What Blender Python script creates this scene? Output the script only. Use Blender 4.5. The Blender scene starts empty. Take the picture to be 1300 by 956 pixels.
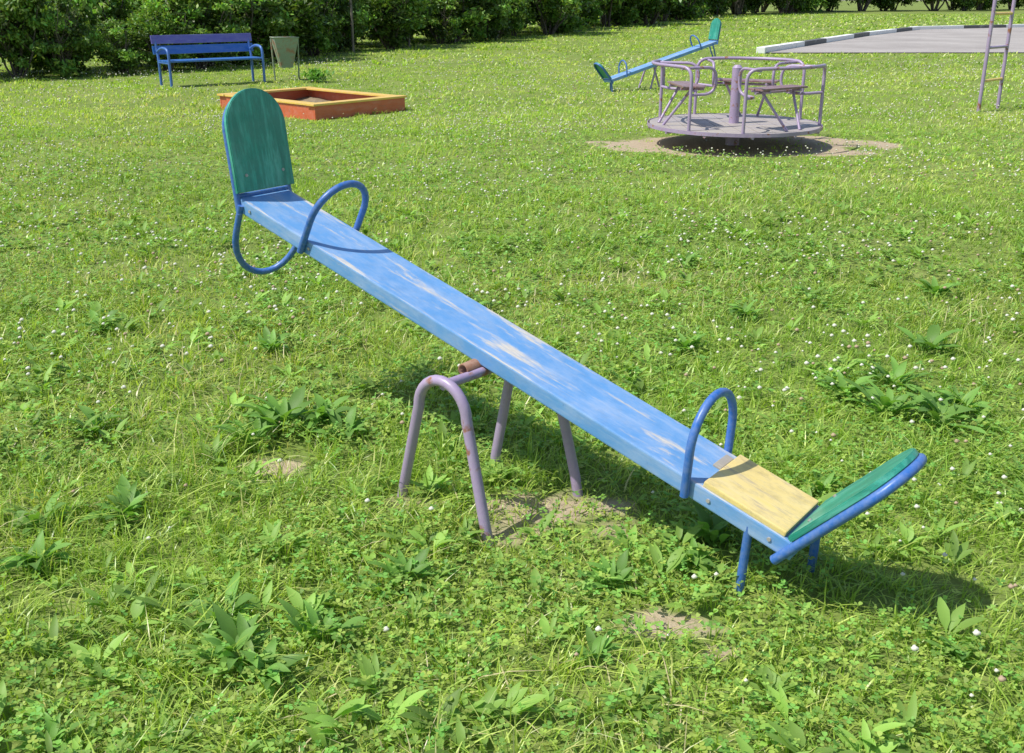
import bpy, bmesh, math, random
import numpy as np
from mathutils import Vector, Matrix
random.seed(7); rng=np.random.default_rng(11)
scene=bpy.context.scene; COL=scene.collection
scene.view_settings.view_transform='Standard'
try: scene.view_settings.look='None'
except Exception: pass
scene.view_settings.exposure=0; scene.view_settings.gamma=1

# ------------------------------------------------------------ helpers
def link(o,parent=None):
    COL.objects.link(o)
    if parent is not None: o.parent=parent
    return o
def thing(name,label,cat,loc=(0,0,0),rz=0,group=None):
    e=bpy.data.objects.new(name,None); e.empty_display_size=.2
    e.location=loc; e.rotation_euler=(0,0,rz); link(e)
    e["label"]=label; e["category"]=cat
    if group: e["group"]=group
    return e
def newobj(name,mesh,parent=None,mat=None):
    o=bpy.data.objects.new(name,mesh)
    if mat: mesh.materials.append(mat)
    return link(o,parent)
class MB:
    """mesh builder"""
    def __init__(s): s.v=[];s.f=[];s.m=[];s.sm=[]
    def add(s,vs,fs,mi=0,smooth=False):
        b=len(s.v); s.v+= [tuple(v) for v in vs]
        for q in fs: s.f.append([b+i for i in q]); s.m.append(mi); s.sm.append(smooth)
    def box(s,c,size,M=None,mi=0,bev=.004):
        bm=bmesh.new(); bmesh.ops.create_cube(bm,size=1)
        for v in bm.verts: v.co=Vector((v.co.x*size[0],v.co.y*size[1],v.co.z*size[2]))
        if bev>0: bmesh.ops.bevel(bm,geom=bm.edges[:],offset=bev,segments=2,affect='EDGES',profile=.6)
        T=Matrix.Translation(c)
        if M is not None: T=T@M.to_4x4()
        bm.verts.index_update()
        s.add([T@v.co for v in bm.verts],[[v.index for v in f.verts] for f in bm.faces],mi); bm.free()
    def tube(s,pts,r,n=12,mi=0,cap=True):
        P=[Vector(p) for p in pts]; rings=[]
        t0=(P[1]-P[0]).normalized(); ref=Vector((0,0,1)) if abs(t0.z)<.9 else Vector((1,0,0))
        u=t0.cross(ref).normalized()
        for i,p in enumerate(P):
            t=(P[min(i+1,len(P)-1)]-P[max(i-1,0)]).normalized()
            u=(u-t*u.dot(t)).normalized(); w=t.cross(u)
            rr=r[i] if isinstance(r,(list,tuple)) else r
            rings.append([p+(u*math.cos(2*math.pi*k/n)+w*math.sin(2*math.pi*k/n))*rr for k in range(n)])
        vs=[v for R in rings for v in R]; fs=[]
        for i in range(len(P)-1):
            for k in range(n): fs.append([i*n+k,i*n+(k+1)%n,(i+1)*n+(k+1)%n,(i+1)*n+k])
        s.add(vs,fs,mi,True)
        if cap:
            s.add(rings[0],[list(range(n))[::-1]],mi); s.add(rings[-1],[list(range(n))],mi)
    def prism(s,outline,z0,z1,M,mi=0,bev=.003):
        bm=bmesh.new(); vs=[bm.verts.new((a,b,z0)) for a,b in outline]; f=bm.faces.new(vs)
        r=bmesh.ops.extrude_face_region(bm,geom=[f])
        for g in r['geom']:
            if isinstance(g,bmesh.types.BMVert): g.co.z=z1
        bmesh.ops.recalc_face_normals(bm,faces=bm.faces[:])
        if bev>0:
            ed=[e for e in bm.edges if abs(e.verts[0].co.z-e.verts[1].co.z)<1e-6]
            bmesh.ops.bevel(bm,geom=ed,offset=bev,segments=2,affect='EDGES')
        bm.verts.index_update()
        s.add([M@v.co for v in bm.verts],[[v.index for v in f.verts] for f in bm.faces],mi); bm.free()
    def mesh(s,name,mats=()):
        me=bpy.data.meshes.new(name); me.from_pydata(s.v,[],s.f); me.update()
        for m in mats: me.materials.append(m)
        me.polygons.foreach_set('material_index',s.m); me.polygons.foreach_set('use_smooth',s.sm)
        me.validate(); return me
def smooth_path(pts,rad=.05,seg=6):
    P=[Vector(p) for p in pts]; out=[P[0]]
    for i in range(1,len(P)-1):
        a=(P[i-1]-P[i]);b=(P[i+1]-P[i]); r=min(rad,a.length*.49,b.length*.49)
        A=P[i]+a.normalized()*r;B=P[i]+b.normalized()*r
        for k in range(seg+1):
            t=k/seg; out.append(A*(1-t)**2+P[i]*2*t*(1-t)+B*t*t)
    out.append(P[-1]); return out
def arch(foot_a,foot_b,upv,height,seg=14,legfrac=.5):
    """U tube path: legs along upv then half ellipse"""
    A=Vector(foot_a);B=Vector(foot_b);u=Vector(upv).normalized()
    c=(A+B)/2; h=(B-A)/2; st=height*legfrac
    pts=[A,A+u*st*.5]
    for k in range(seg+1):
        t=math.pi*k/seg; pts.append(c+u*st-h*math.cos(t)+u*(height-st)*math.sin(t))
    pts+= [B+u*st*.5,B]; return pts

# ------------------------------------------------------------ materials
def nt(mat):
    mat.use_nodes=True; t=mat.node_tree; t.nodes.clear(); return t
def N(t,ty,**kw):
    n=t.nodes.new(ty)
    for k,v in kw.items(): setattr(n,k,v)
    return n
def ramp(t,src,p0,p1,c0=(0,0,0,1),c1=(1,1,1,1)):
    r=t.nodes.new('ShaderNodeValToRGB'); r.color_ramp.elements[0].position=p0; r.color_ramp.elements[1].position=p1
    r.color_ramp.elements[0].color=c0; r.color_ramp.elements[1].color=c1
    t.links.new(src,r.inputs[0]); return r.outputs[0]
def mix(t,fac,a,b,bt='MIX'):
    m=t.nodes.new('ShaderNodeMix'); m.data_type='RGBA'; m.blend_type=bt
    if isinstance(fac,(int,float)): m.inputs[0].default_value=fac
    else: t.links.new(fac,m.inputs[0])
    for i,c in ((6,a),(7,b)):
        if isinstance(c,tuple): m.inputs[i].default_value=c if len(c)==4 else (*c,1)
        else: t.links.new(c,m.inputs[i])
    return m.outputs[2]
def noise(t,vec,scale,detail=4,rough=.55,dist=0):
    n=N(t,'ShaderNodeTexNoise'); n.inputs['Scale'].default_value=scale; n.inputs['Detail'].default_value=detail
    n.inputs['Roughness'].default_value=rough; n.inputs['Distortion'].default_value=dist
    t.links.new(vec,n.inputs['Vector']); return n.outputs['Fac']
def coords(t,scale=(1,1,1)):
    tc=N(t,'ShaderNodeTexCoord'); m=N(t,'ShaderNodeMapping'); m.inputs['Scale'].default_value=scale
    t.links.new(tc.outputs['Object'],m.inputs['Vector']); return m.outputs['Vector']
def finish(t,color,rough=.5,bumpsrc=None,bstr=.2,bdist=.002,spec=.5,metal=0):
    b=N(t,'ShaderNodeBsdfPrincipled'); o=N(t,'ShaderNodeOutputMaterial')
    if isinstance(color,tuple): b.inputs['Base Color'].default_value=(*color[:3],1)
    else: t.links.new(color,b.inputs['Base Color'])
    if isinstance(rough,(int,float)): b.inputs['Roughness'].default_value=rough
    else: t.links.new(rough,b.inputs['Roughness'])
    b.inputs['Metallic'].default_value=metal
    b.inputs['Specular IOR Level'].default_value=spec
    if bumpsrc is not None:
        bp=N(t,'ShaderNodeBump'); bp.inputs['Strength'].default_value=bstr; bp.inputs['Distance'].default_value=bdist
        t.links.new(bumpsrc,bp.inputs['Height']); t.links.new(bp.outputs[0],b.inputs['Normal'])
    t.links.new(b.outputs[0],o.inputs[0]); return b
def paint(name,c,wear=(.25,.13,.07),w0=.66,w1=.70,scale=(1,1,1),ns=9,rough=.38,var=.25,fine=60,bs=.25):
    m=bpy.data.materials.new(name); t=nt(m); v=coords(t,scale)
    n1=noise(t,v,ns*.5,3); n2=noise(t,v,ns,8,.65); n3=noise(t,v,fine,4,.6)
    dark=tuple(x*(1-var) for x in c); lite=tuple(min(1,x*(1+var)+.01) for x in c)
    base=mix(t,n1,dark,lite); base=mix(t,ramp(t,n3,.3,.8),base,mix(t,.25,base,(.5,.5,.45)))
    msk=ramp(t,n2,w0,w1); base=mix(t,msk,base,wear)
    rr=N(t,'ShaderNodeMapRange'); rr.inputs[3].default_value=rough; rr.inputs[4].default_value=.85; t.links.new(msk,rr.inputs[0])
    hh=mix(t,msk,n3,(0,0,0)); finish(t,base,rr.outputs[0],hh,bs,.002); return m
def wood_paint(name,c,wood=(.42,.38,.32),w0=.55,w1=.62,along='X',lite=.35,bias=None,scuff=.5,streak=0,dirty=0):
    """paint on plank, worn in streaks along the grain"""
    m=bpy.data.materials.new(name); t=nt(m)
    s=(1.0,7,7) if along=='X' else ((7,7,1.0) if along=='Z' else (7,1,7))
    v=coords(t,s); v2=coords(t,tuple(5*a for a in s)); v1=coords(t,(2,3,3))
    big=noise(t,v1,1.7,3,.5); st=noise(t,v,2.2,9,.72,.3); grain=noise(t,v2,5,5,.7,.4); sm=noise(t,v1,25,5,.7)
    base=mix(t,big,tuple(x*.85 for x in c),tuple(min(1,x*1.12) for x in c))
    pale=tuple(x*(1-lite)+.6*lite for x in c)
    base=mix(t,ramp(t,noise(t,v1,3.3,6,.7),.42,.68),base,pale)
    base=mix(t,ramp(t,noise(t,v,3.1,8,.75),.5,.72),base,mix(t,scuff,base,(.62,.64,.66)))
    if streak: base=mix(t,ramp(t,noise(t,v,6,6,.75),.45,.62),mix(t,streak,base,(0,0,0)),base)
    if dirty: base=mix(t,ramp(t,noise(t,v1,6,9,.78),.50,.66),base,mix(t,dirty,base,(.16,.14,.11)))
    add=N(t,'ShaderNodeMath',operation='ADD'); t.links.new(st,add.inputs[0])
    if bias:
        tc=N(t,'ShaderNodeTexCoord'); sx=N(t,'ShaderNodeSeparateXYZ'); t.links.new(tc.outputs['Object'],sx.inputs[0])
        a=N(t,'ShaderNodeMath',operation='SUBTRACT'); t.links.new(sx.outputs[0],a.inputs[0]); a.inputs[1].default_value=bias[0]
        b=N(t,'ShaderNodeMath',operation='ABSOLUTE'); t.links.new(a.outputs[0],b.inputs[0])
        r=N(t,'ShaderNodeMapRange'); r.inputs[1].default_value=0; r.inputs[2].default_value=bias[1]; r.inputs[3].default_value=bias[2]; r.inputs[4].default_value=0
        t.links.new(b.outputs[0],r.inputs[0])
        g=N(t,'ShaderNodeNewGeometry'); sg=N(t,'ShaderNodeSeparateXYZ'); t.links.new(g.outputs['Normal'],sg.inputs[0])
        up=N(t,'ShaderNodeMapRange'); up.inputs[1].default_value=.5; up.inputs[2].default_value=.9; up.inputs[3].default_value=-.12; up.inputs[4].default_value=0
        t.links.new(sg.outputs[2],up.inputs[0])
        ey=N(t,'ShaderNodeMath',operation='ABSOLUTE'); t.links.new(sx.outputs[1],ey.inputs[0])
        er=N(t,'ShaderNodeMapRange'); er.inputs[1].default_value=.085; er.inputs[2].default_value=.116; er.inputs[3].default_value=0; er.inputs[4].default_value=.09
        t.links.new(ey.outputs[0],er.inputs[0])
        ad2=N(t,'ShaderNodeMath',operation='ADD'); t.links.new(r.outputs[0],ad2.inputs[0]); t.links.new(up.outputs[0],ad2.inputs[1])
        ad3=N(t,'ShaderNodeMath',operation='ADD'); t.links.new(ad2.outputs[0],ad3.inputs[0]); t.links.new(er.outputs[0],ad3.inputs[1])
        t.links.new(ad3.outputs[0],add.inputs[1])
    else: add.inputs[1].default_value=0
    msk=ramp(t,add.outputs[0],w0,w1)
    wcol=mix(t,grain,tuple(x*.6 for x in wood),tuple(min(1,x*1.35) for x in wood))
    base=mix(t,msk,base,wcol)
    base=mix(t,ramp(t,sm,.68,.76),base,tuple(x*.5 for x in c))
    h=mix(t,msk,grain,mix(t,.5,grain,(0,0,0)))
    rr=N(t,'ShaderNodeMapRange'); rr.inputs[3].default_value=.36; rr.inputs[4].default_value=.85; t.links.new(msk,rr.inputs[0])
    finish(t,base,rr.outputs[0],h,.35,.002); return m
def leafmat(name,trans=.35,rough=.45,tint=(1,1,1),spec=.4):
    m=bpy.data.materials.new(name); t=nt(m)
    a=N(t,'ShaderNodeAttribute',attribute_name='col')
    c=mix(t,1.0,a.outputs['Color'],(*tint,1),'MULTIPLY')
    b=finish(t,c,rough,spec=spec); o=[n for n in t.nodes if n.type=='OUTPUT_MATERIAL'][0]
    tr=N(t,'ShaderNodeBsdfTranslucent'); c2=mix(t,1.0,c,(1.25,1.35,.5,1),'MULTIPLY'); t.links.new(c2,tr.inputs[0])
    mx=N(t,'ShaderNodeMixShader'); mx.inputs[0].default_value=trans
    t.links.new(b.outputs[0],mx.inputs[1]); t.links.new(tr.outputs[0],mx.inputs[2]); t.links.new(mx.outputs[0],o.inputs[0])
    return m
M_board=wood_paint('blue_plank_paint',(.12,.305,.60),wood=(.54,.51,.46),w0=.59,w1=.68,bias=(0.0,1.1,.08),lite=.25,scuff=.30,dirty=.14)
M_blue=paint('blue_tube_paint',(.015,.12,.43),wear=(.2,.1,.06),w0=.70,w1=.73)
M_green=wood_paint('green_plank_paint',(.03,.38,.27),wood=(.05,.16,.12),w0=.60,w1=.75,along='Z',lite=.08,scuff=.12,streak=.40)
M_yellow=wood_paint('yellow_plank_paint',(.74,.57,.20),wood=(.44,.36,.24),w0=.55,w1=.64,lite=.15,scuff=.2,dirty=.35)
M_grey=wood_paint('bare_wood',(.33,.30,.26),wood=(.36,.33,.28),w0=.4,w1=.6,lite=.1)
M_lilac=paint('lilac_tube_paint',(.34,.25,.40),wear=(.28,.12,.065),w0=.57,w1=.63,ns=8)
M_rust=paint('rusty_steel',(.26,.11,.06),wear=(.12,.05,.03),w0=.5,w1=.7,rough=.7,ns=20)
M_steel=paint('bolt_steel',(.35,.33,.3),w0=.6,w1=.7,rough=.4,ns=60)
M_purple=wood_paint('purple_plank_paint',(.14,.12,.42),w0=.66,w1=.72,lite=.1,scuff=.2)
M_bblue=wood_paint('bench_blue_paint',(.025,.14,.46),w0=.68,w1=.72,lite=.08,scuff=.15)
M_orange=wood_paint('orange_plank_paint',(.60,.12,.05),wood=(.30,.16,.10),w0=.62,w1=.72,lite=.08,scuff=.15,dirty=.15)
M_syellow=wood_paint('sandbox_yellow_paint',(.78,.50,.09),wood=(.50,.25,.09),w0=.62,w1=.70,lite=.12,scuff=.2)
M_bin=paint('bin_green_paint',(.24,.31,.19),wear=(.34,.20,.11),w0=.50,w1=.62,ns=6,rough=.6)
M_brown=wood_paint('brown_seat_paint',(.24,.13,.13),w0=.60,w1=.70,lite=.1,scuff=.3)
M_deck=wood_paint('merry_deck_paint',(.34,.29,.31),wood=(.40,.36,.30),w0=.40,w1=.6,lite=.15,scuff=.3,dirty=.35)
M_ryellow=paint('rung_yellow_paint',(.75,.50,.10),w0=.68,w1=.72)
M_post=paint('fence_wood',(.16,.13,.10),wear=(.10,.08,.06),w0=.5,w1=.65,rough=.85)
M_bark=paint('bark',(.09,.065,.045),wear=(.04,.03,.02),w0=.5,w1=.6,rough=.9,ns=25,bs=.8)
M_grass=leafmat('grass_blades',.40,.36,spec=.5)
M_leaf=leafmat('shrub_leaves',.33,.45)
M_weed=leafmat('weed_leaves',.35,.52,spec=.32)

# ------------------------------------------------------------ noise + terrain functions
def vnoise(x,y,s,seed):
    r=np.random.default_rng(seed).random((256,256)); X=x/s+1000;Y=y/s+1000
    i=np.floor(X).astype(int);j=np.floor(Y).astype(int);fx=X-i;fy=Y-j
    fx=fx*fx*(3-2*fx);fy=fy*fy*(3-2*fy)
    g=lambda a,b:r[a%256,b%256]
    return (g(i,j)*(1-fx)+g(i+1,j)*fx)*(1-fy)+(g(i,j+1)*(1-fx)+g(i+1,j+1)*fx)*fy
def fb(x,y,s,seed): return (vnoise(x,y,s,seed)+.5*vnoise(x,y,s/2.1,seed+1)+.25*vnoise(x,y,s/4.3,seed+2))/1.75
DIRT=[(.05,2.86,.22,.13,.66),(-.02,2.70,.14,.09,.6),(.40,2.22,.14,.07,.75),(.52,2.10,.06,.04,.7),(-.84,3.12,.13,.07,.75),(.3,2.88,.14,.09,.55),(.33,2.72,.1,.07,.5),(-.32,2.9,.12,.07,.5),(-5.4,18.4,.9,.5,.5)]
MC=(2.43,11.1)
def dirt(x,y):
    d=np.zeros_like(x)
    wob=.5+1.1*fb(x,y,.10,5)
    for a,b,rx,ry,s in DIRT:
        q=np.sqrt(((x-a)/rx)**2+((y-b)/ry)**2)*wob; d=np.maximum(d,s*np.clip(1.6-q*1.1,0,1))
    nb=fb(x,y,.45,9)
    q=np.sqrt(((x-MC[0]-.14)/1.72)**2+((y-MC[1]-.04)/.90)**2)+.55*(nb-.5)
    d=np.maximum(d,np.clip((1.02-q)/.22,0,1)*np.clip(.9+2.2*(fb(x,y,.3,13)-.38),.4,1))
    return d
def gz(x,y):
    x=np.asarray(x,float);y=np.asarray(y,float)
    fade=np.clip((40-np.hypot(x,y))/20,0,1)
    z=(fb(x,y,1.4,21)-.5)*.05*fade+(fb(x,y,.3,31)-.5)*.02*np.clip((14-y)/6,0,1)
    q=np.hypot(x-MC[0],y-MC[1]); return z*np.clip(q/1.4-.3,0,1)
ROAD=[(7.1,29.6),(14.5,42.6),(19.6,50.5),(26.7,54.4),(60,70),(60,30.6)]
def inpoly(x,y,P):
    c=np.zeros(x.shape,bool); n=len(P)
    for i in range(n):
        x1,y1=P[i];x2,y2=P[(i+1)%n]
        if y1==y2: continue
        k=((y1>y)!=(y2>y))&(x<(x2-x1)*(y-y1)/(y2-y1)+x1); c^=k
    return c
SBN=np.array([-2.6,13.42]);SBu=np.array([-.745,.667])*2.25;SBv=np.array([.667,.745])*1.6
SBP=[tuple(SBN),tuple(SBN+SBu),tuple(SBN+SBu+SBv),tuple(SBN+SBv)]

# ------------------------------------------------------------ ground
def axis(a,b,step,far,n):
    core=np.arange(a,b+1e-6,step); g=np.geomspace(step,far,n)
    return np.concatenate([(a-np.cumsum(g))[::-1],core,b+np.cumsum(g)])
gx=axis(-5,5.5,.05,70,34); gy=axis(1,13.5,.05,70,34)
XX,YY=np.meshgrid(gx,gy); nx,ny=len(gx),len(gy)
Z=gz(XX,YY)-.004
V=np.stack([XX,YY,Z],-1).reshape(-1,3)
idx=np.arange(nx*ny).reshape(ny,nx)
F=np.stack([idx[:-1,:-1],idx[:-1,1:],idx[1:,1:],idx[1:,:-1]],-1).reshape(-1,4)
def npmesh(name,V,loops,starts,col=None,smooth=False):
    me=bpy.data.meshes.new(name); me.vertices.add(len(V)); me.vertices.foreach_set('co',np.ascontiguousarray(V,dtype=np.float32).ravel())
    me.loops.add(len(loops)); me.loops.foreach_set('vertex_index',np.ascontiguousarray(loops,dtype=np.int32))
    me.polygons.add(len(starts)); me.polygons.foreach_set('loop_start',np.ascontiguousarray(starts,dtype=np.int32))
    if smooth: me.polygons.foreach_set('use_smooth',np.ones(len(starts),bool))
    me.update(calc_edges=True)
    if col is not None:
        a=me.attributes.new('col','FLOAT_COLOR','POINT')
        c=np.ones((len(V),4),np.float32); c[:,:3]=col; a.data.foreach_set('color',c.ravel())
    return me
D=dirt(XX,YY).reshape(-1)
me=npmesh('ground',V,F.ravel(),np.arange(len(F))*4,np.stack([D,D,D],-1),True)
mg=bpy.data.materials.new('lawn_ground'); t=nt(mg)
v=coords(t); a=N(t,'ShaderNodeAttribute',attribute_name='col')
g1=noise(t,v,.35,5,.6); g2=noise(t,v,3,7,.7); g3=noise(t,v,40,5,.7); g4=noise(t,v,1.1,6,.7)
green=mix(t,ramp(t,g1,.35,.65),(.17,.26,.05),(.26,.34,.08))
green=mix(t,ramp(t,g2,.35,.7),green,mix(t,.5,green,(.28,.29,.10)))
green=mix(t,ramp(t,g3,.35,.65),mix(t,.5,green,(.05,.06,.02)),green)
green=mix(t,ramp(t,g4,.55,.75),green,(.31,.34,.12))
soil=mix(t,g3,(.23,.17,.11),(.62,.51,.36))
fac=N(t,'ShaderNodeMath',operation='ADD'); t.links.new(a.outputs['Fac'],fac.inputs[0]); 
sub=N(t,'ShaderNodeMapRange'); t.links.new(g2,sub.inputs[0]); sub.inputs[3].default_value=-.3; sub.inputs[4].default_value=.3
t.links.new(sub.outputs[0],fac.inputs[1])
cc=mix(t,ramp(t,fac.outputs[0],.3,.6),green,soil)
finish(t,cc,.95,g3,.6,.02,spec=.1)
gro=newobj('ground',me,None,mg); gro["kind"]='structure'

# road + kerb
mb=MB(); mb.add([(x,y,.022) for x,y in ROAD],[list(range(6))])
mr=bpy.data.materials.new('worn_asphalt'); t=nt(mr); v=coords(t)
c=mix(t,ramp(t,noise(t,v,.35,7,.7),.35,.65),(.32,.285,.26),(.46,.42,.385)); c=mix(t,ramp(t,noise(t,v,60,3),.3,.7),c,mix(t,.3,c,(.1,.1,.1)))
finish(t,c,.9,noise(t,v,80,3),.3,.01)
rd=newobj('road',mb.mesh('road',[mr])); rd["kind"]='structure'
M_kw=paint('kerb_white',(.80,.80,.78),wear=(.45,.43,.4),w0=.62,w1=.7,rough=.8,ns=3,var=.05)
M_kb=paint('kerb_black',(.07,.07,.075),wear=(.25,.25,.24),w0=.58,w1=.7,rough=.8,ns=3)
mb=MB(); k=0
for i in range(4):
    A=Vector((*ROAD[i],0));B=Vector((*ROAD[i+1],0)); L=(B-A).length; n=max(1,round(L/1.5)); d=(B-A)/n
    ang=math.atan2(d.y,d.x)
    for j in range(n):
        mb.box(A+d*(j+.5)+Vector((0,0,.08)),(d.length-.015,.26,.18),Matrix.Rotation(ang,3,'Z'),1 if k%5 in (3,4) else 0,.02); k+=1
kb=newobj('kerb',mb.mesh('kerb',[M_kw,M_kb])); kb["kind"]='structure'

# ------------------------------------------------------------ grass
def sample(y0,y1,dens,mx=.8):
    w=lambda y:2*(.55*y+mx); N_=int(dens*(w(y0)+w(y1))/2*(y1-y0))
    y=rng.uniform(y0,y1,int(N_*w(y1)/((w(y0)+w(y1))/2))); 
    keep=rng.random(len(y))<w(y)/w(y1); y=y[keep]; x=rng.uniform(-1,1,len(y))*w(y)/2
    return x,y
def ok(x,y):
    d=dirt(x,y); k=rng.random(len(x))>d*1.05
    if y.max()>25: k&=~inpoly(x,y,ROAD)
    k&=~inpoly(x,y,SBP)
    return k
GREENS=np.array([[.26,.41,.06],[.35,.49,.085],[.45,.57,.13],[.17,.30,.05],[.55,.58,.20],[.64,.58,.33]])
def colors(x,y,n):
    u=fb(x,y,1.1,41); w=fb(x,y,3.5,51)
    r=rng.random(n)+.6*(u-.5)
    ci=np.select([r<.28,r<.60,r<.80,r<.88,r<.95],[0,1,2,3,4],5)
    c=GREENS[ci]*(.75+.5*rng.random(n))[:,None]
    c*= (0.80+.5*w)[:,None]
    yl=np.clip((fb(x,y,2.3,61)-.43)*2.4,0,.7)[:,None]
    c=c*(1-yl)+c*np.array([1.25,1.10,1.2])*yl
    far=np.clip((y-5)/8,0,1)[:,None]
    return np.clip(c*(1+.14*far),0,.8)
def blade_mesh(x,y,h,w,lean,az,col,nseg):
    n=len(x); z0=gz(x,y)-.006
    tw=az+math.pi/2+rng.normal(0,.6,n)
    Vs=np.zeros((n,2*nseg+1,3),np.float32)
    for k in range(nseg+1):
        t=k/nseg
        cx=x+np.cos(az)*lean*h*t**1.7; cy=y+np.sin(az)*lean*h*t**1.7; cz=z0+h*(t-.28*np.minimum(lean,1.6)*t*t)
        if k<nseg:
            ww=w*(1-.75*t**1.6)*.5
            Vs[:,2*k]=np.stack([cx-np.cos(tw)*ww,cy-np.sin(tw)*ww,cz],-1)
            Vs[:,2*k+1]=np.stack([cx+np.cos(tw)*ww,cy+np.sin(tw)*ww,cz],-1)
        else: Vs[:,2*k]=np.stack([cx,cy,cz],-1)
    lp=[];ln=[]
    for k in range(nseg-1): lp+= [2*k,2*k+1,2*k+3,2*k+2]; ln.append(4)
    lp+= [2*nseg-2,2*nseg-1,2*nseg]; ln.append(3)
    nv=2*nseg+1
    loops=(np.arange(n)[:,None]*nv+np.array(lp)[None]).ravel()
    st=np.concatenate([[0],np.cumsum(ln)[:-1]]); starts=(np.arange(n)[:,None]*len(lp)+st[None]).ravel()
    C=np.repeat(col[:,None,:],nv,1)
    return Vs.reshape(-1,3),loops,starts,C.reshape(-1,3)
class Acc:
    def __init__(s): s.V=[];s.L=[];s.S=[];s.C=[];s.nv=0;s.nl=0
    def add(s,V,L,S,C):
        s.V.append(V);s.L.append(L+s.nv);s.S.append(S+s.nl);s.C.append(C);s.nv+=len(V);s.nl+=len(L)
    def mesh(s,name,smooth=False): return npmesh(name,np.concatenate(s.V),np.concatenate(s.L),np.concatenate(s.S),np.concatenate(s.C),smooth)
G=Acc()
def zone(y0,y1,dens,hm,wm,nseg,tuft=.55,tr=.03,per=10):
    x,y=sample(y0,y1,dens*(1-tuft)); 
    az=rng.uniform(0,2*math.pi,len(x)); 
    tx,ty=sample(y0,y1,dens*tuft/per)
    m=len(tx); a2=rng.uniform(0,2*math.pi,(m,per)); rr=np.abs(rng.normal(0,tr,(m,per)))
    x2=(tx[:,None]+np.cos(a2)*rr).ravel(); y2=(ty[:,None]+np.sin(a2)*rr).ravel()
    th=np.repeat(rng.uniform(.65,1.7,m),per)
    x=np.concatenate([x,x2]);y=np.concatenate([y,y2]);az=np.concatenate([az,a2.ravel()+rng.normal(0,.5,m*per)])
    hs=np.concatenate([np.ones(len(x)-len(x2)),th])
    k=ok(x,y); x,y,az,hs=x[k],y[k],az[k],hs[k]; n=len(x)
    hn=.42+1.2*fb(x,y,.8,71)**1.3+.6*(fb(x,y,.25,81)-.5)
    h=hm*hs*hn*rng.uniform(.45,1.3,n); d=dirt(x,y); h*=1-.5*d
    w=wm*rng.uniform(.6,1.4,n); lean=np.abs(rng.normal(.9,.6,n))
    wind=rng.random(n)<.35; az=np.where(wind,rng.normal(-.6,.7,n),az)
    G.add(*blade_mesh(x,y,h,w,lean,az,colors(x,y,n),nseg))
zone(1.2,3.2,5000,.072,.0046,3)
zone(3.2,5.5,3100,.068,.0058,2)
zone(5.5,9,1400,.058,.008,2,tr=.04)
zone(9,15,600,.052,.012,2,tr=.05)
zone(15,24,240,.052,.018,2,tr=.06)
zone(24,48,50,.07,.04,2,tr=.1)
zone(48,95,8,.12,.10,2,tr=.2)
gm=G.mesh('lawn_grass'); o=newobj('lawn_grass',gm,None,M_grass); o["kind"]='stuff'; o["label"]='mixed unmown green lawn grass covering the playground'; o["category"]='grass'

# clover leaves
def clover(y0,y1,dens,r0):
    x,y=sample(y0,y1,dens); m=fb(x,y,.6,91)+.4*(fb(x,y,.2,95)-.5); k=ok(x,y)&(rng.random(len(x))<np.clip((m-.34)*4.5,.06,.9)); x,y=x[k],y[k]; n=len(x)
    h=rng.uniform(.025,.070,n); az=rng.uniform(0,6.28,n); r=r0*rng.uniform(.55,1.3,n); z=gz(x,y)+h
    base=np.array([.24,.44,.085])[None]*rng.uniform(.65,1.35,n)[:,None]*np.array([1,1,1]); base[:,0]*=rng.uniform(.8,1.5,n)
    out=np.array([[0,0],[.45,.42],[.9,.42],[1.0,0],[.9,-.42],[.45,-.42]])
    for q in range(3):
        a=az+q*2.094; tilt=rng.normal(.15,.35,n); fold=rng.uniform(0,.3,n)
        Vs=np.zeros((n,6,3),np.float32)
        for i,(u,w) in enumerate(out):
            U=u*r;W=w*r
            Vs[:,i,0]=x+np.cos(a)*U*np.cos(tilt)-np.sin(a)*W
            Vs[:,i,1]=y+np.sin(a)*U*np.cos(tilt)+np.cos(a)*W
            Vs[:,i,2]=z+U*np.sin(tilt)+abs(w)*r*fold
        lp=np.array([0,1,2,3,0,3,4,5]); loops=(np.arange(n)[:,None]*6+lp[None]).ravel()
        starts=(np.arange(n)[:,None]*8+np.array([0,4])[None]).ravel()
        CL.add(Vs.reshape(-1,3),loops,starts,np.repeat(base,6,0))
CL=Acc()
clover(1.2,3.4,2100,.0115); clover(3.4,6.5,1150,.0135); clover(6.5,12,380,.018)
o=newobj('clover_leaves',CL.mesh('clover_leaves'),None,M_weed); o["kind"]='stuff'; o["label"]='low patches of green clover leaves in the lawn'; o["category"]='clover'

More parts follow.
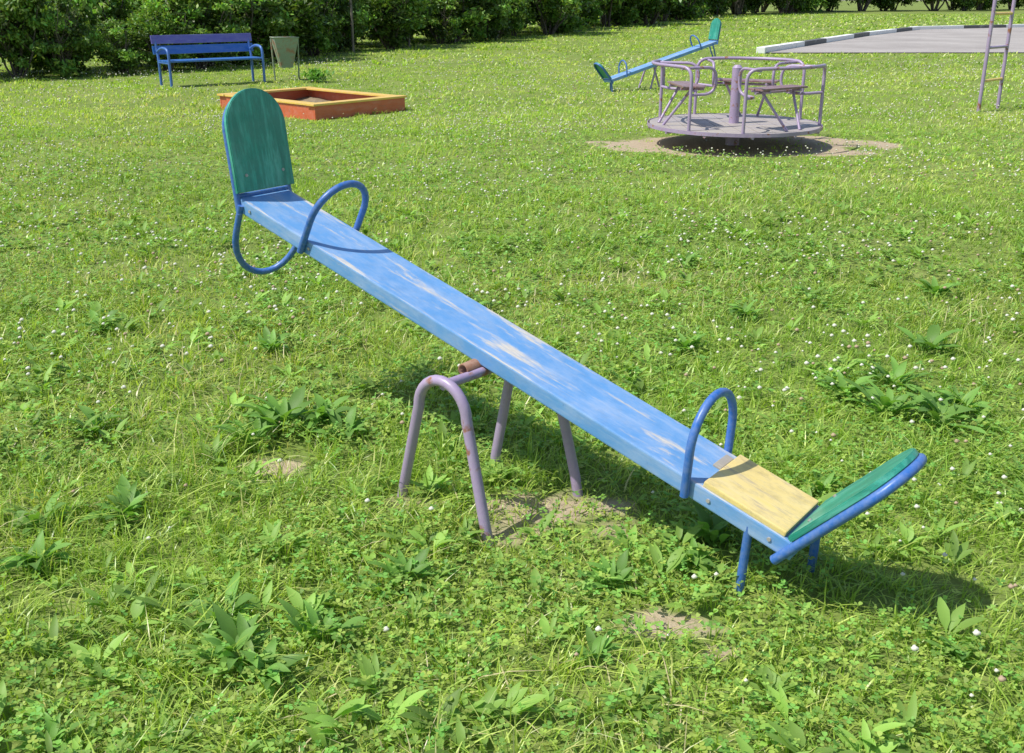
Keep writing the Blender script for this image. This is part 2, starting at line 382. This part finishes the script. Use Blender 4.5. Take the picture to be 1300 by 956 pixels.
# white clover flower heads
bm=bmesh.new(); bmesh.ops.create_icosphere(bm,subdivisions=2,radius=1); bv=np.array([v.co[:] for v in bm.verts]); bf=np.array([[v.index for v in f.verts] for f in bm.faces]); bm.free()
bv0=bv*(1+.20*np.random.default_rng(3).normal(size=(len(bv),1)).clip(-1,1)); 
bm=bmesh.new(); bmesh.ops.create_icosphere(bm,subdivisions=1,radius=1); lv=np.array([v.co[:] for v in bm.verts]); lf=np.array([[v.index for v in f.verts] for f in bm.faces]); bm.free()
FL=Acc()
def flowers(y0,y1,dens,r0,vv,ff):
    x,y=sample(y0,y1,dens); m=fb(x,y,1.3,101); k=ok(x,y)&(rng.random(len(x))<np.clip((m-.36)*4,.15,1)); x,y=x[k],y[k]; n=len(x)
    r=r0*rng.uniform(.5,1.2,n); z=gz(x,y)+rng.uniform(.045,.105,n)
    Vs=np.stack([x,y,z],-1)[:,None,:]+vv[None]*r[:,None,None]*np.array([1,1,.85])
    c=np.ones((n,len(vv),3))*np.array([.76,.74,.64]); low=np.clip(-vv[:,2]+.2,0,1)[None,:,None]; c=c*(1-.6*low)+np.array([.35,.38,.15])*.6*low
    brown=rng.random(n)<.2; c[brown]*=np.array([.65,.5,.38])
    L=(np.arange(n)[:,None,None]*len(vv)+ff[None]).ravel(); FL.add(Vs.reshape(-1,3),L,np.arange(n*len(ff))*3,c.reshape(-1,3))
    st=blade_mesh(x,y,(z-gz(x,y)),np.full(n,.0022),np.zeros(n),rng.uniform(0,6,n),np.tile(np.array([[.2,.3,.08]]),(n,1)),2); FL.add(*st)
flowers(1.2,3.6,44,.0075,bv0,bf); flowers(3.6,7,90,.0085,bv0,bf); flowers(7,14,62,.0105,lv,lf); flowers(14,26,18,.014,lv,lf)
o=newobj('clover_flowers',FL.mesh('clover_flowers'),None,leafmat('clover_petals',.2,.6)); o["kind"]='stuff'; o["label"]='white clover flower heads scattered over the lawn'; o["category"]='flowers'

# broad-leaf weeds
def leaf_strip(A,base,az,L,W,arch_,col,seg=6,droop=.5,stem=.18):
    az=float(az); d=np.array([math.cos(az),math.sin(az)]); s=np.array([-d[1],d[0]]); Vs=[]
    for k in range(seg+1):
        t=k/seg; prof=max(.06,math.sin(math.pi*min(1,max(0,(t-stem)/(1-stem)))**.8)) if t>stem else .10
        if k==seg: prof=.02
        r=L*t*math.cos(arch_*(1-.3*t)); z=L*(math.sin(arch_)*t-droop*t*t*.6)
        c=np.array([base[0]+d[0]*r,base[1]+d[1]*r,base[2]+z+.004]); w=W*.5*prof; wob=.06*W*math.sin(9*t+az*3)
        Vs+= [(c[0]+s[0]*w,c[1]+s[1]*w,c[2]+w*.35+wob),(c[0],c[1],c[2]),(c[0]-s[0]*w,c[1]-s[1]*w,c[2]+w*.35-wob)]
    lp=[]
    for k in range(seg):
        b=3*k; lp+= [b,b+1,b+4,b+3,b+1,b+2,b+5,b+4]
    n=len(Vs); A.add(np.array(Vs,np.float32),np.array(lp),np.arange(seg*2)*4,np.tile(np.array([col]),(n,1)))
W=Acc()
x,y=sample(1.3,7.5,34); k=(fb(x,y,1.0,131)>.40)&(dirt(x,y)<.4); x,y=x[k],y[k]
for a_,b_ in zip(x,y):
    z=float(gz(a_,b_)); nl=random.randint(4,9); s=random.uniform(.04,.11); c0=np.array([.27,.44,.085])*random.uniform(.65,1.25)
    for q in range(nl): leaf_strip(W,(a_,b_,z+.01),random.uniform(0,6.28),s*random.uniform(.7,1.3),s*random.uniform(.18,.36),random.uniform(.3,1.1),c0*random.uniform(.8,1.2),5,random.uniform(.2,.6))
o=newobj('lawn_weeds',W.mesh('lawn_weeds',True),None,M_weed); o["kind"]='stuff'; o["label"]='small broad-leaved weeds mixed into the lawn'; o["category"]='weeds'
wm=[]
for q in range(4):
    A=Acc()
    for i in range(random.randint(18,26)):
        L=random.uniform(.07,.19)*(1.1 if q%2 else 1); c=np.array([.20,.38,.075])*random.uniform(.65,1.35)
        leaf_strip(A,(random.gauss(0,.018),random.gauss(0,.018),0.0),i*2.4+random.gauss(0,.5),L,L*random.uniform(.18,.30),random.uniform(.45,1.2),c,8,random.uniform(.3,.8),.12)
    me=A.mesh('broadleaf_weed_%d'%q,True); me.materials.append(M_weed); wm.append(me)
WP=[(-.86,3.42,1.35),(-.72,3.5,1.2),(-.95,3.3,1.05),(-.62,3.36,.9),(-.67,2.06,1.0),(-.60,1.98,.9),(-.50,2.14,.9),(-.75,2.22,.8),(-.30,2.42,.8),(-1.35,2.5,1.0),(-1.22,2.78,.9),(-1.45,2.72,.8),(.60,2.62,.9),(.52,2.5,.8),(1.45,3.55,1.25),(1.62,3.45,1.1),(1.35,3.75,1.0),(1.78,3.6,1.1),(1.58,3.85,1.1),(1.9,4.3,1.1),(.28,2.4,.7),(1.0,2.9,.8),(-.15,3.6,.7),(-1.55,3.4,.9),(.8,4.3,.9),(1.2,4.8,1.),(-1.1,4.3,.9),(-2.0,4.6,.9),(-.2,4.9,.8),(.2,2.05,.6),(-1.0,1.75,.6),(1.1,2.05,.6),(2.3,5.2,1.1),(1.05,5.9,.9)]
for i,(a_,b_,s) in enumerate(WP):
    o=bpy.data.objects.new('broadleaf_weed',wm[i%4]); o.location=(a_,b_,float(gz(a_,b_))+.002); o.rotation_euler=(random.gauss(0,.08),random.gauss(0,.08),random.uniform(0,6.28)); s*=.88; o.scale=(s,s*random.uniform(.85,1.1),s*1.1); link(o)
    o["label"]='rosette of broad green weed leaves growing in the grass'; o["category"]='weed'; o["group"]='broad-leaved weeds in the lawn'
A=Acc()
for i in range(260):
    a_=random.uniform(0,6.28); r=min(.38,abs(random.gauss(0,.17))); leaf_strip(A,(math.cos(a_)*r,math.sin(a_)*r,random.uniform(0,.2)*(1-r)),random.uniform(0,6.28),random.uniform(.08,.18),random.uniform(.025,.05),random.uniform(.3,1.3),np.array([.15,.33,.06])*random.uniform(.7,1.4),4)
me=A.mesh('weed_clump',True); o=newobj('weed_clump',me,None,M_weed); o.location=(-3.75,19.6,0); o["label"]='low leafy green clump growing beside the litter bin'; o["category"]='plant'

# ------------------------------------------------------------ seesaw
def build_seesaw(loc,rz,label,group,phi=.282,seat=True):
    T=thing('seesaw',label,'seesaw',loc,rz,group); PZ=.512
    a=Vector((math.cos(phi),0,-math.sin(phi)));up=Vector((math.sin(phi),0,math.cos(phi)));n=Vector((0,1,0)); P=Vector((0,0,PZ))
    L=lambda s,y,z: P+a*s+n*y+up*z
    def part(name,mb,mats,label=None,parent=None):
        o=newobj(name,mb.mesh(name,mats),parent or T)
        if label: o["label"]=label
        return o
    S1,S2,Wd,Th=1.207,1.120,.232,.052
    mb=MB(); mb.box(Vector(((S2-S1)/2,0,-Th/2)),(S1+S2,Wd,Th),None,0,.005)
    b=part('plank',mb,[M_board],'worn blue painted plank'); b.location=P; b.rotation_euler=(0,phi,0)
    if seat:
        mb=MB(); mb.box(Vector((.955,0,.008)),(.255,Wd-.012,.018),None,0,.004)
        s=part('seat',mb,[M_yellow],'worn yellow painted seat board'); s.location=P; s.rotation_euler=(0,phi,0)
        mb=MB(); mb.box(Vector((.810,.045,.003)),(.026,Wd-.15,.008),None,0,.002)
        s=part('patch',mb,[M_grey]); s.location=P; s.rotation_euler=(0,phi,0)
    for sg,S in ((1,S2),(-1,S1)):
        be=1.115 if sg>0 else 1.16; d=(a*sg*math.cos(be)+up*math.sin(be)).normalized(); fr=(n.cross(d))*sg
        if fr.dot(a*sg)>0: fr=-fr
        base=L(sg*(S-.012),0,.008)+d*(.012 if sg<0 else 0)
        W2,Hh=(.128 if sg>0 else .133),(.360 if sg>0 else .368)
        out=[(-W2,0),(W2,0),(W2,Hh-W2)]
        out+= [(W2*math.cos(t),Hh-W2+W2*math.sin(t)) for t in [math.pi*k/18 for k in range(1,18)]]+[(-W2,Hh-W2)]
        bmh=MB(); bmh.prism([(p[0],p[1]) for p in out],0,.018,Matrix.Identity(4))
        bk=newobj('backrest',bmh.mesh('backrest',[M_green]),T); 
        me=bk.data
        for v in me.vertices: v.co=Vector((v.co.x,-v.co.z,v.co.y))
        bk.matrix_local=Matrix(((n.x,-fr.x,d.x,base.x),(n.y,-fr.y,d.y,base.y),(n.z,-fr.z,d.z,base.z),(0,0,0,1)))
        bk["label"]='green painted backrest with rounded top'
        tr_=.0135 if sg>0 else .0115
        off=-fr*(tr_-.0003); w=(W2-.003) if sg>0 else (W2-.012); hr=Hh-W2-(.002 if sg>0 else .01); pts=[base+off-n*(w)-d*.08, base+off-n*w+d*.02]
        for k in range(0,19):
            t_=math.pi*k/18; pts.append(base+off+d*(hr+w*math.sin(t_))-n*w*math.cos(t_))
        pts+= [base+off+n*w+d*.02,base+off+n*w-d*.08]
        mb=MB(); mb.tube(pts,tr_,12); mb.tube([base+off-n*w-d*.012,base+off+n*w-d*.012],.009,10)
        fo=part('backrest_frame',mb,[M_blue])
        for yy in (-.085,.085):
            c=base+d*.06+n*yy+fr*.018; mb=MB(); mb.tube([c,c+fr*.004],.006,8,0); part('bolt',mb,[M_steel],None,fo)
        sh=.795 if sg>0 else -.831
        hw=Wd/2+.010
        hu=(up-a*sg*.22).normalized()
        mb=MB(); mb.tube(arch(L(sh,-hw,-.05),L(sh,hw,-.05),hu,.270,16,.50),.0125,12)
        part('handle',mb,[M_blue])
        if sg>0:
            ar=smooth_path([L(.985,-Wd/2+.012,-.03),Vector((.925,-.112,-.04)),Vector((1.035,.125,-.04)),L(1.10,Wd/2-.006,-.03)],.05,6)
        else: ar=arch(L(-1.178,-Wd/2-.004,-.02),L(-1.085,Wd/2,-.02),-up-a*.10,.298,14,.40)
        mb=MB(); mb.tube(ar,.0125,12)
        part('bumper',mb,[M_blue])
    for s in (-1.13,-.80,.86,1.05):
        for yy in (-1,1):
            c=L(s,yy*Wd/2,-.026); mb=MB(); mb.tube([c,c+n*yy*.004],.006,8,0); part('bolt',mb,[M_steel])
    for (y0,sc,sl,sr,hf,yl) in ((-.288,0.0,-.222,.211,.452,(-.262,-.318)),(.10,.055,-.085,.25,.448,(.06,.10))):
        hwid=.098
        pts=[Vector((sl,yl[0],-.05)),Vector((sl*.8+(sc-hwid)*.2,yl[0],.05))]
        top=hf-.105
        for k in range(0,15):
            t_=math.pi*k/14; pts.append(Vector((sc-hwid*math.cos(t_),y0,top+.105*math.sin(t_))))
        pts+= [Vector((sr*.8+(sc+hwid)*.2,yl[1],.05)),Vector((sr,yl[1],-.05))]
        mb=MB(); mb.tube(pts,.0172,14); part('leg',mb,[M_lilac])
    mb=MB(); mb.tube([Vector((0,-.285,.436)),Vector((.03,.10,.43))],.0155,12); part('crossbar',mb,[M_lilac])
    # open rusty hinge pipe clamped under the plank
    mb=MB(); nn=16; x0_,z0_=-.012,.450; ro,ri=.0215,.015
    vs=[];fs=[]
    for (yy,rr) in ((-.175,ri),(-.175,ro),(.13,ro),(.13,ri)):
        vs+= [(x0_+rr*math.cos(2*math.pi*k/nn),yy,z0_+rr*math.sin(2*math.pi*k/nn)) for k in range(nn)]
    for rg in range(4):
        for k in range(nn):
            r2=(rg+1)%4; fs.append([rg*nn+k,r2*nn+k,r2*nn+(k+1)%nn,rg*nn+(k+1)%nn])
    mb.add(vs,fs,0,True)
    part('hinge_pipe',mb,[M_rust])
    return T
build_seesaw((-.034,3.026,0),-.669,'blue plank seesaw with green backrests on lilac tube legs','playground seesaws')
build_seesaw((2.60,18.2,-.03),math.radians(180+27),'blue seesaw with green backrests standing behind the roundabout','playground seesaws',phi=.262,seat=False)

# ------------------------------------------------------------ bench
T=thing('park_bench','blue tube bench with purple top back plank','bench',(-5.52,18.98,0),math.radians(40))
mb=MB()
for i in range(4): mb.box(Vector((0,-.20+i*.115,.45)),(1.84,.105,.03),None,0,.005)
newobj('seat',mb.mesh('seat',[M_bblue]),T)["label"]='blue slatted seat'
Rb=Matrix.Rotation(math.radians(-12),3,'X')
mb=MB(); mb.box(Vector((0,.275,.63)),(1.94,.028,.15),Rb,0,.005); mb.box(Vector((0,.31,.81)),(1.94,.028,.15),Rb,1,.005)
newobj('backrest',mb.mesh('backrest',[M_bblue,M_purple]),T)["label"]='blue lower and purple upper back planks'
for sx in (-.90,.90):
    mb=MB()
    mb.tube(smooth_path([(sx,-.25,-.03),(sx,-.25,.66),(sx,.05,.68),(sx,.255,.60)],.13),.024,10)
    mb.tube(smooth_path([(sx,.22,-.03),(sx,.22,.46),(sx,.34,.88)],.08),.024,10)
    mb.tube([(sx,-.24,.42),(sx,.2,.42)],.02,8)
    newobj('leg',mb.mesh('leg',[M_blue]),T)

# ------------------------------------------------------------ litter bin
T=thing('litter_bin','rusty green tapered litter bin on thin legs','litter bin',(-4.38,20.0,0),math.radians(25))
mb=MB()
def frus(z0,z1,w0,w1,t=0): return [(sx*w/2,sy*w/2*.8,z) for z,w in ((z0,w0),(z1,w1)) for sx,sy in ((-1,-1),(1,-1),(1,1),(-1,1))]
V1=frus(.24,.80,.22,.47); V2=frus(.26,.80,.20,.44)
mb.add(V1,[[0,1,2,3],[0,4,5,1],[1,5,6,2],[2,6,7,3],[3,7,4,0]]); mb.add(V2,[[3,2,1,0],[1,5,4,0],[2,6,5,1],[3,7,6,2],[0,4,7,3]])
mb.add(V1[4:]+V2[4:],[[0,1,5,4],[1,2,6,5],[2,3,7,6],[3,0,4,7]])
mb.tube([(-.235,-.19,.80),(.235,-.19,.80),(.235,.19,.80),(-.235,.19,.80),(-.235,-.19,.80)],.012,6)
newobj('body',mb.mesh('body',[M_bin]),T)
for sx in (-1,1):
    mb=MB(); mb.tube(smooth_path([(sx*.23,0,-.03),(sx*.245,0,.3),(sx*.26,0,.78)],.05),.016,8); newobj('leg',mb.mesh('leg',[M_bin]),T)

# ------------------------------------------------------------ sandbox
T=thing('sandbox','orange wooden sandbox with yellow top boards on grass','sandbox',(0,0,0),0)
cx=SBN+SBu/2+SBv/2; T.location=(cx[0],cx[1],-.015); T.rotation_euler=(0,0,math.atan2(SBv[1],SBv[0]))
lv_,lu=1.6,2.25
mb=MB()
for sy in (-1,1): mb.box(Vector((0,sy*(lu/2-.02),.09)),(lv_,.035,.20),None,0,.004)
for sx in (-1,1): mb.box(Vector((sx*(lv_/2-.02),0,.088)),(.035,lu-.08,.196),None,0,.004)
newobj('wall',mb.mesh('wall',[M_orange]),T)
mb=MB()
for sy in (-1,1): mb.box(Vector((0,sy*(lu/2-.07),.205)),(lv_+.06,.17,.028),None,0,.004)
for sx in (-1,1): mb.box(Vector((sx*(lv_/2-.07),0,.203)),(.17,lu-.32,.026),None,0,.004)
newobj('rim',mb.mesh('rim',[M_syellow]),T)
ms=bpy.data.materials.new('old_sand'); t=nt(ms); v=coords(t); finish(t,mix(t,noise(t,v,6,7,.7),(.12,.09,.05),(.34,.27,.17)),.95,noise(t,v,30,4),.6,.02)
bm=bmesh.new(); bmesh.ops.create_grid(bm,x_segments=24,y_segments=30,size=.5)
for v_ in bm.verts: v_.co=Vector((v_.co.x*(lv_-.1),v_.co.y*(lu-.1),.04+.03*math.sin(v_.co.x*9)*math.cos(v_.co.y*7)+random.uniform(0,.012)))
me=bpy.data.meshes.new('sand'); bm.to_mesh(me); bm.free(); newobj('sand',me,T,ms)

# ------------------------------------------------------------ merry-go-round
T=thing('merry_go_round','lilac metal merry-go-round with brown seats over bare sand','merry-go-round',(MC[0],MC[1],0),math.radians(0))
Rm=.935; zd=.235
mb=MB(); npl=11
for i in range(npl):
    x0=-Rm*.985+2*Rm*.985*i/npl; x1=x0+2*Rm*.985/npl-.006
    ys=lambda x: math.sqrt(max(0,(Rm*.985)**2-x*x))
    xs=[x0+(x1-x0)*k/5 for k in range(6)]
    o_=[(x,-ys(x)) for x in xs]+[(x,ys(x)) for x in xs[::-1]]
    oo=[]
    for p in o_:
        if not oo or (Vector(p)-Vector(oo[-1])).length>1e-3: oo.append(p)
    if (Vector(oo[0])-Vector(oo[-1])).length<1e-3: oo.pop()
    mb.prism(oo,zd-.025,zd,Matrix.Identity(4),0,0)
newobj('deck',mb.mesh('deck',[M_deck]),T)["label"]='round deck of worn greyish planks'
mb=MB(); ring=[(Rm*math.cos(2*math.pi*k/64),Rm*math.sin(2*math.pi*k/64)) for k in range(64)]
vs=[]
for (x,y) in ring: vs+= [(x,y,zd-.034),(x*1.006,y*1.006,zd-.034),(x*1.006,y*1.006,zd+.003),(x,y,zd+.003)]
fs=[]
for k in range(64):
    a0=4*k;b0=4*((k+1)%64)
    for q in range(4): fs.append([a0+q,b0+q,b0+(q+1)%4,a0+(q+1)%4])
mb.add(vs,fs)
for k in range(6):
    a_=math.pi*k/6; mb.tube([(-Rm*math.cos(a_),-Rm*math.sin(a_),zd-.043),(Rm*math.cos(a_),Rm*math.sin(a_),zd-.043)],.016,6)
newobj('rim',mb.mesh('rim',[M_lilac]),T)
mb=MB(); mb.tube([(0,0,-.05),(0,0,.82)],.055,16); mb.tube([(0,0,.82),(0,0,.85)],[.057,.03],16); mb.tube([(0,0,.0),(0,0,zd-.05)],.075,16)
newobj('post',mb.mesh('post',[M_lilac]),T)
for q in range(3):
    ac=math.radians(q*120+66); half=math.radians(42)
    pol=lambda r,a,z: Vector((r*math.cos(a),r*math.sin(a),z))
    tan=Vector((-math.sin(ac),math.cos(ac),0)); zt=.87
    R0=Rm-.03
    path=[pol(R0,ac-half,zd),pol(R0,ac-half,zt-.01),pol(R0,ac-half*.62,zt),pol(R0+.005,ac-half*.3,zt),pol(R0+.01,ac,zt),pol(R0+.005,ac+half*.3,zt),pol(R0,ac+half*.62,zt),pol(R0,ac+half,zt-.01),pol(R0,ac+half,zd)]
    mb=MB(); mb.tube(smooth_path(path,.13,7),.018,8)
    # rounded closed side loops either side of the seat
    for s_ in (-1,1):
        A0=pol(R0,ac+s_*half*.80,zt-.02)
        B0=pol(.33,ac,zt-.02)+tan*s_*.33; C0=pol(.33,ac,.58)+tan*s_*.33; D0=pol(.60,ac,.57)+tan*s_*.36; E0=pol(R0,ac+s_*half,.58)
        mb.tube(smooth_path([A0,B0,C0,D0,E0],.17,9),.016,8)
    newobj('handrail',mb.mesh('handrail',[M_lilac]),T)
    mb=MB(); Rz=Matrix.Rotation(ac+math.pi/2,3,'Z')
    for rr in (.50,.62): mb.box(pol(rr,ac,.648),(.70,.11,.022),Rz,0,.004)
    newobj('seat',mb.mesh('seat',[M_brown]),T)
    mb=MB()
    for s_ in (-1,1):
        mb.tube([pol(.43,ac,.622)+tan*s_*.24,pol(.68,ac,.622)+tan*s_*.24],.014,8)
        mb.tube([pol(Rm-.12,ac,zd)+tan*s_*.10,pol(.57,ac,.61)+tan*s_*.24],.015,8)
    mb.tube([pol(.555,ac,.61)-tan*.33,pol(.555,ac,.61)+tan*.33],.014,8)
    newobj('seat_support',mb.mesh('seat_support',[M_lilac]),T)

# ------------------------------------------------------------ climbing ladder
T=thing('climbing_ladder','lilac upright ladder with yellow rungs standing on grass','ladder',(6.86,14.65,0),math.atan2(.52,.55))
for sx in (-1,1):
    mb=MB(); mb.tube([(sx*.33,0,-.05),(sx*.33,0,2.35)],.026,10); newobj('rail',mb.mesh('rail',[M_lilac]),T)
for i in range(5):
    mb=MB(); mb.tube([(-.33,0,.42+.45*i),(.33,0,.42+.45*i)],.02,8); newobj('rung',mb.mesh('rung',[M_ryellow if i!=1 else M_lilac]),T)

# ------------------------------------------------------------ shrubs
def crown_mesh(name,seed,nclump=40,per=240,leaf=.060):
    r=np.random.default_rng(seed); A=Acc(); cen=[]
    while len(cen)<nclump:
        p=r.uniform(-1,1,3)
        if np.linalg.norm(p)<1 : cen.append(p*np.array([.86,.86,.95])+np.array([0,0,1.02]))
    for c in cen:
        rad=r.uniform(.10,.32); d=r.normal(size=(per,3)); d/=np.linalg.norm(d,axis=1)[:,None]
        P=c+d*rad*(r.random((per,1))**.6)*np.array([1.25,1.25,.75])*(1+.35*r.normal(size=(per,1)).clip(-1,1.6)); P=P[P[:,2]>.02]; n=len(P)
        nr=r.normal(size=(n,3))*.9+np.array([-.1,-.2,.6]); nr/=np.linalg.norm(nr,axis=1)[:,None]
        a=np.cross(nr,r.normal(size=(n,3))); a/=np.linalg.norm(a,axis=1)[:,None]; b=np.cross(nr,a)
        s=leaf*r.uniform(.5,1.35,n)[:,None]
        Vs=np.stack([P-a*s,P+b*s*.45-a*s*.1,P+a*s,P-b*s*.45-a*s*.1],1)
        base=np.array([.13,.24,.042])*r.uniform(.3,1.8); col=base[None]*r.uniform(.5,1.6,(n,1)); col[:,0]*=r.uniform(.8,1.4,n)
        A.add(Vs.reshape(-1,3).astype(np.float32),np.arange(n*4),np.arange(n)*4,np.repeat(np.clip(col,0,.7),4,0))
    me=A.mesh(name); me.materials.append(M_leaf); return me
def stem_mesh(name,seed):
    r=random.Random(seed); mb=MB()
    for i in range(9):
        a=r.uniform(0,6.28); p=Vector((.06*math.cos(a),.06*math.sin(a),-.05)); pts=[p]
        d=Vector((math.cos(a)*r.uniform(.1,.5),math.sin(a)*r.uniform(.1,.5),1))
        for k in range(6): p=p+d*.27+Vector((r.gauss(0,.04),r.gauss(0,.04),0)); pts.append(p)
        mb.tube(pts,[.028*(1-k/8) for k in range(7)],6)
        for q in range(3):
            s=pts[2+q]; e=Vector((r.gauss(0,.3),r.gauss(0,.3),.3)); mb.tube([s,s+e*.5,s+e+Vector((0,0,.05))],[.012,.009,.004],5)
    return mb.mesh(name,[M_bark])
CM=[crown_mesh('shrub_crown_%d'%i,100+i) for i in range(5)]; SM=[stem_mesh('shrub_stem_%d'%i,i) for i in range(3)]
line=[(-13.5,17.6),(-10.6,19.6),(-8.4,21.6),(-6.6,24.2),(-5.0,31),(0.2,43),(7,60),(14,84),(34,112),(75,128)]
def along(step_fn,off):
    out=[]
    for i in range(len(line)-1):
        A=Vector(line[i]);B=Vector(line[i+1]); L=(B-A).length; d=(B-A)/L; nrm=Vector((-d.y,d.x)); s=0
        while s<L:
            out.append(A+d*s+nrm*off*(1+max(0,A.y-24)*.02)); s+=step_fn(A.y+d.y*s)
    return out
def add_shrub(p,s,i):
    x,y=p; T=thing('shrub','dense green leafy shrub bordering the lawn','shrub',(x,y,0),random.uniform(0,6.28),'shrubs along the edge of the lawn')
    T.scale=(s,s,s*random.uniform(.85,1.3))
    a=bpy.data.objects.new('crown',CM[i%5]); link(a,T); b=bpy.data.objects.new('stem',SM[i%3]); link(b,T)
i=0
for row,off in ((0,.0),(1,1.6)):
    for p in along(lambda y:(1.1 if row==0 else 1.5)+max(0,y-24)*.05,off):
        sc=1.0+min(80,max(0,p.y-24))*.03+row*.35; sc*=random.uniform(.62,1.25)
        jit=.35+max(0,p.y-24)*.015
        add_shrub((p.x+random.gauss(0,jit*.7),p.y+random.gauss(0,jit*.7)),sc,i); i+=1
P0=Vector((-4.6,30.0,0));P1=Vector((-2.0,36.5,0)); posts=[P0.lerp(P1,k/2) for k in range(3)]
for p in posts:
    mb=MB(); mb.tube([(0,0,-.1),(.01,0,.8),(0,.01,1.5)],[.04,.036,.034],8)
    o=newobj('fence_post',mb.mesh('fence_post',[M_post])); o.location=p; o["label"]='weathered wooden fence post in front of the shrubs'; o["category"]='fence post'; o["group"]='posts of the old wire fence'

# ------------------------------------------------------------ light, world, camera
sd=Vector((.29,.10,-.49)).normalized()
su=bpy.data.lights.new('sun','SUN'); su.energy=5.0; su.angle=math.radians(.5); su.color=(1,.97,.91)
so=bpy.data.objects.new('sun',su); so.rotation_euler=sd.to_track_quat('-Z','Y').to_euler(); so.location=(-5,-3,10); link(so)
w=bpy.data.worlds.new('World'); scene.world=w; w.use_nodes=True; t=w.node_tree; bg=t.nodes['Background']
sky=t.nodes.new('ShaderNodeTexSky'); sky.sky_type='NISHITA'; sky.sun_disc=False
sky.sun_elevation=math.asin(-sd.z); sky.sun_rotation=math.atan2(-sd.x,-sd.y)
t.links.new(sky.outputs[0],bg.inputs[0]); bg.inputs[1].default_value=.15
cam=bpy.data.cameras.new('camera'); co=bpy.data.objects.new('camera',cam); link(co); scene.camera=co
cam.sensor_width=36; cam.lens=1264*36/1300; cam.shift_y=-44.5/1300; cam.clip_end=1500; cam.clip_start=.05
co.location=(0,0,1.55); co.rotation_euler=(math.pi/2-math.atan(438.5/1264),0,0)
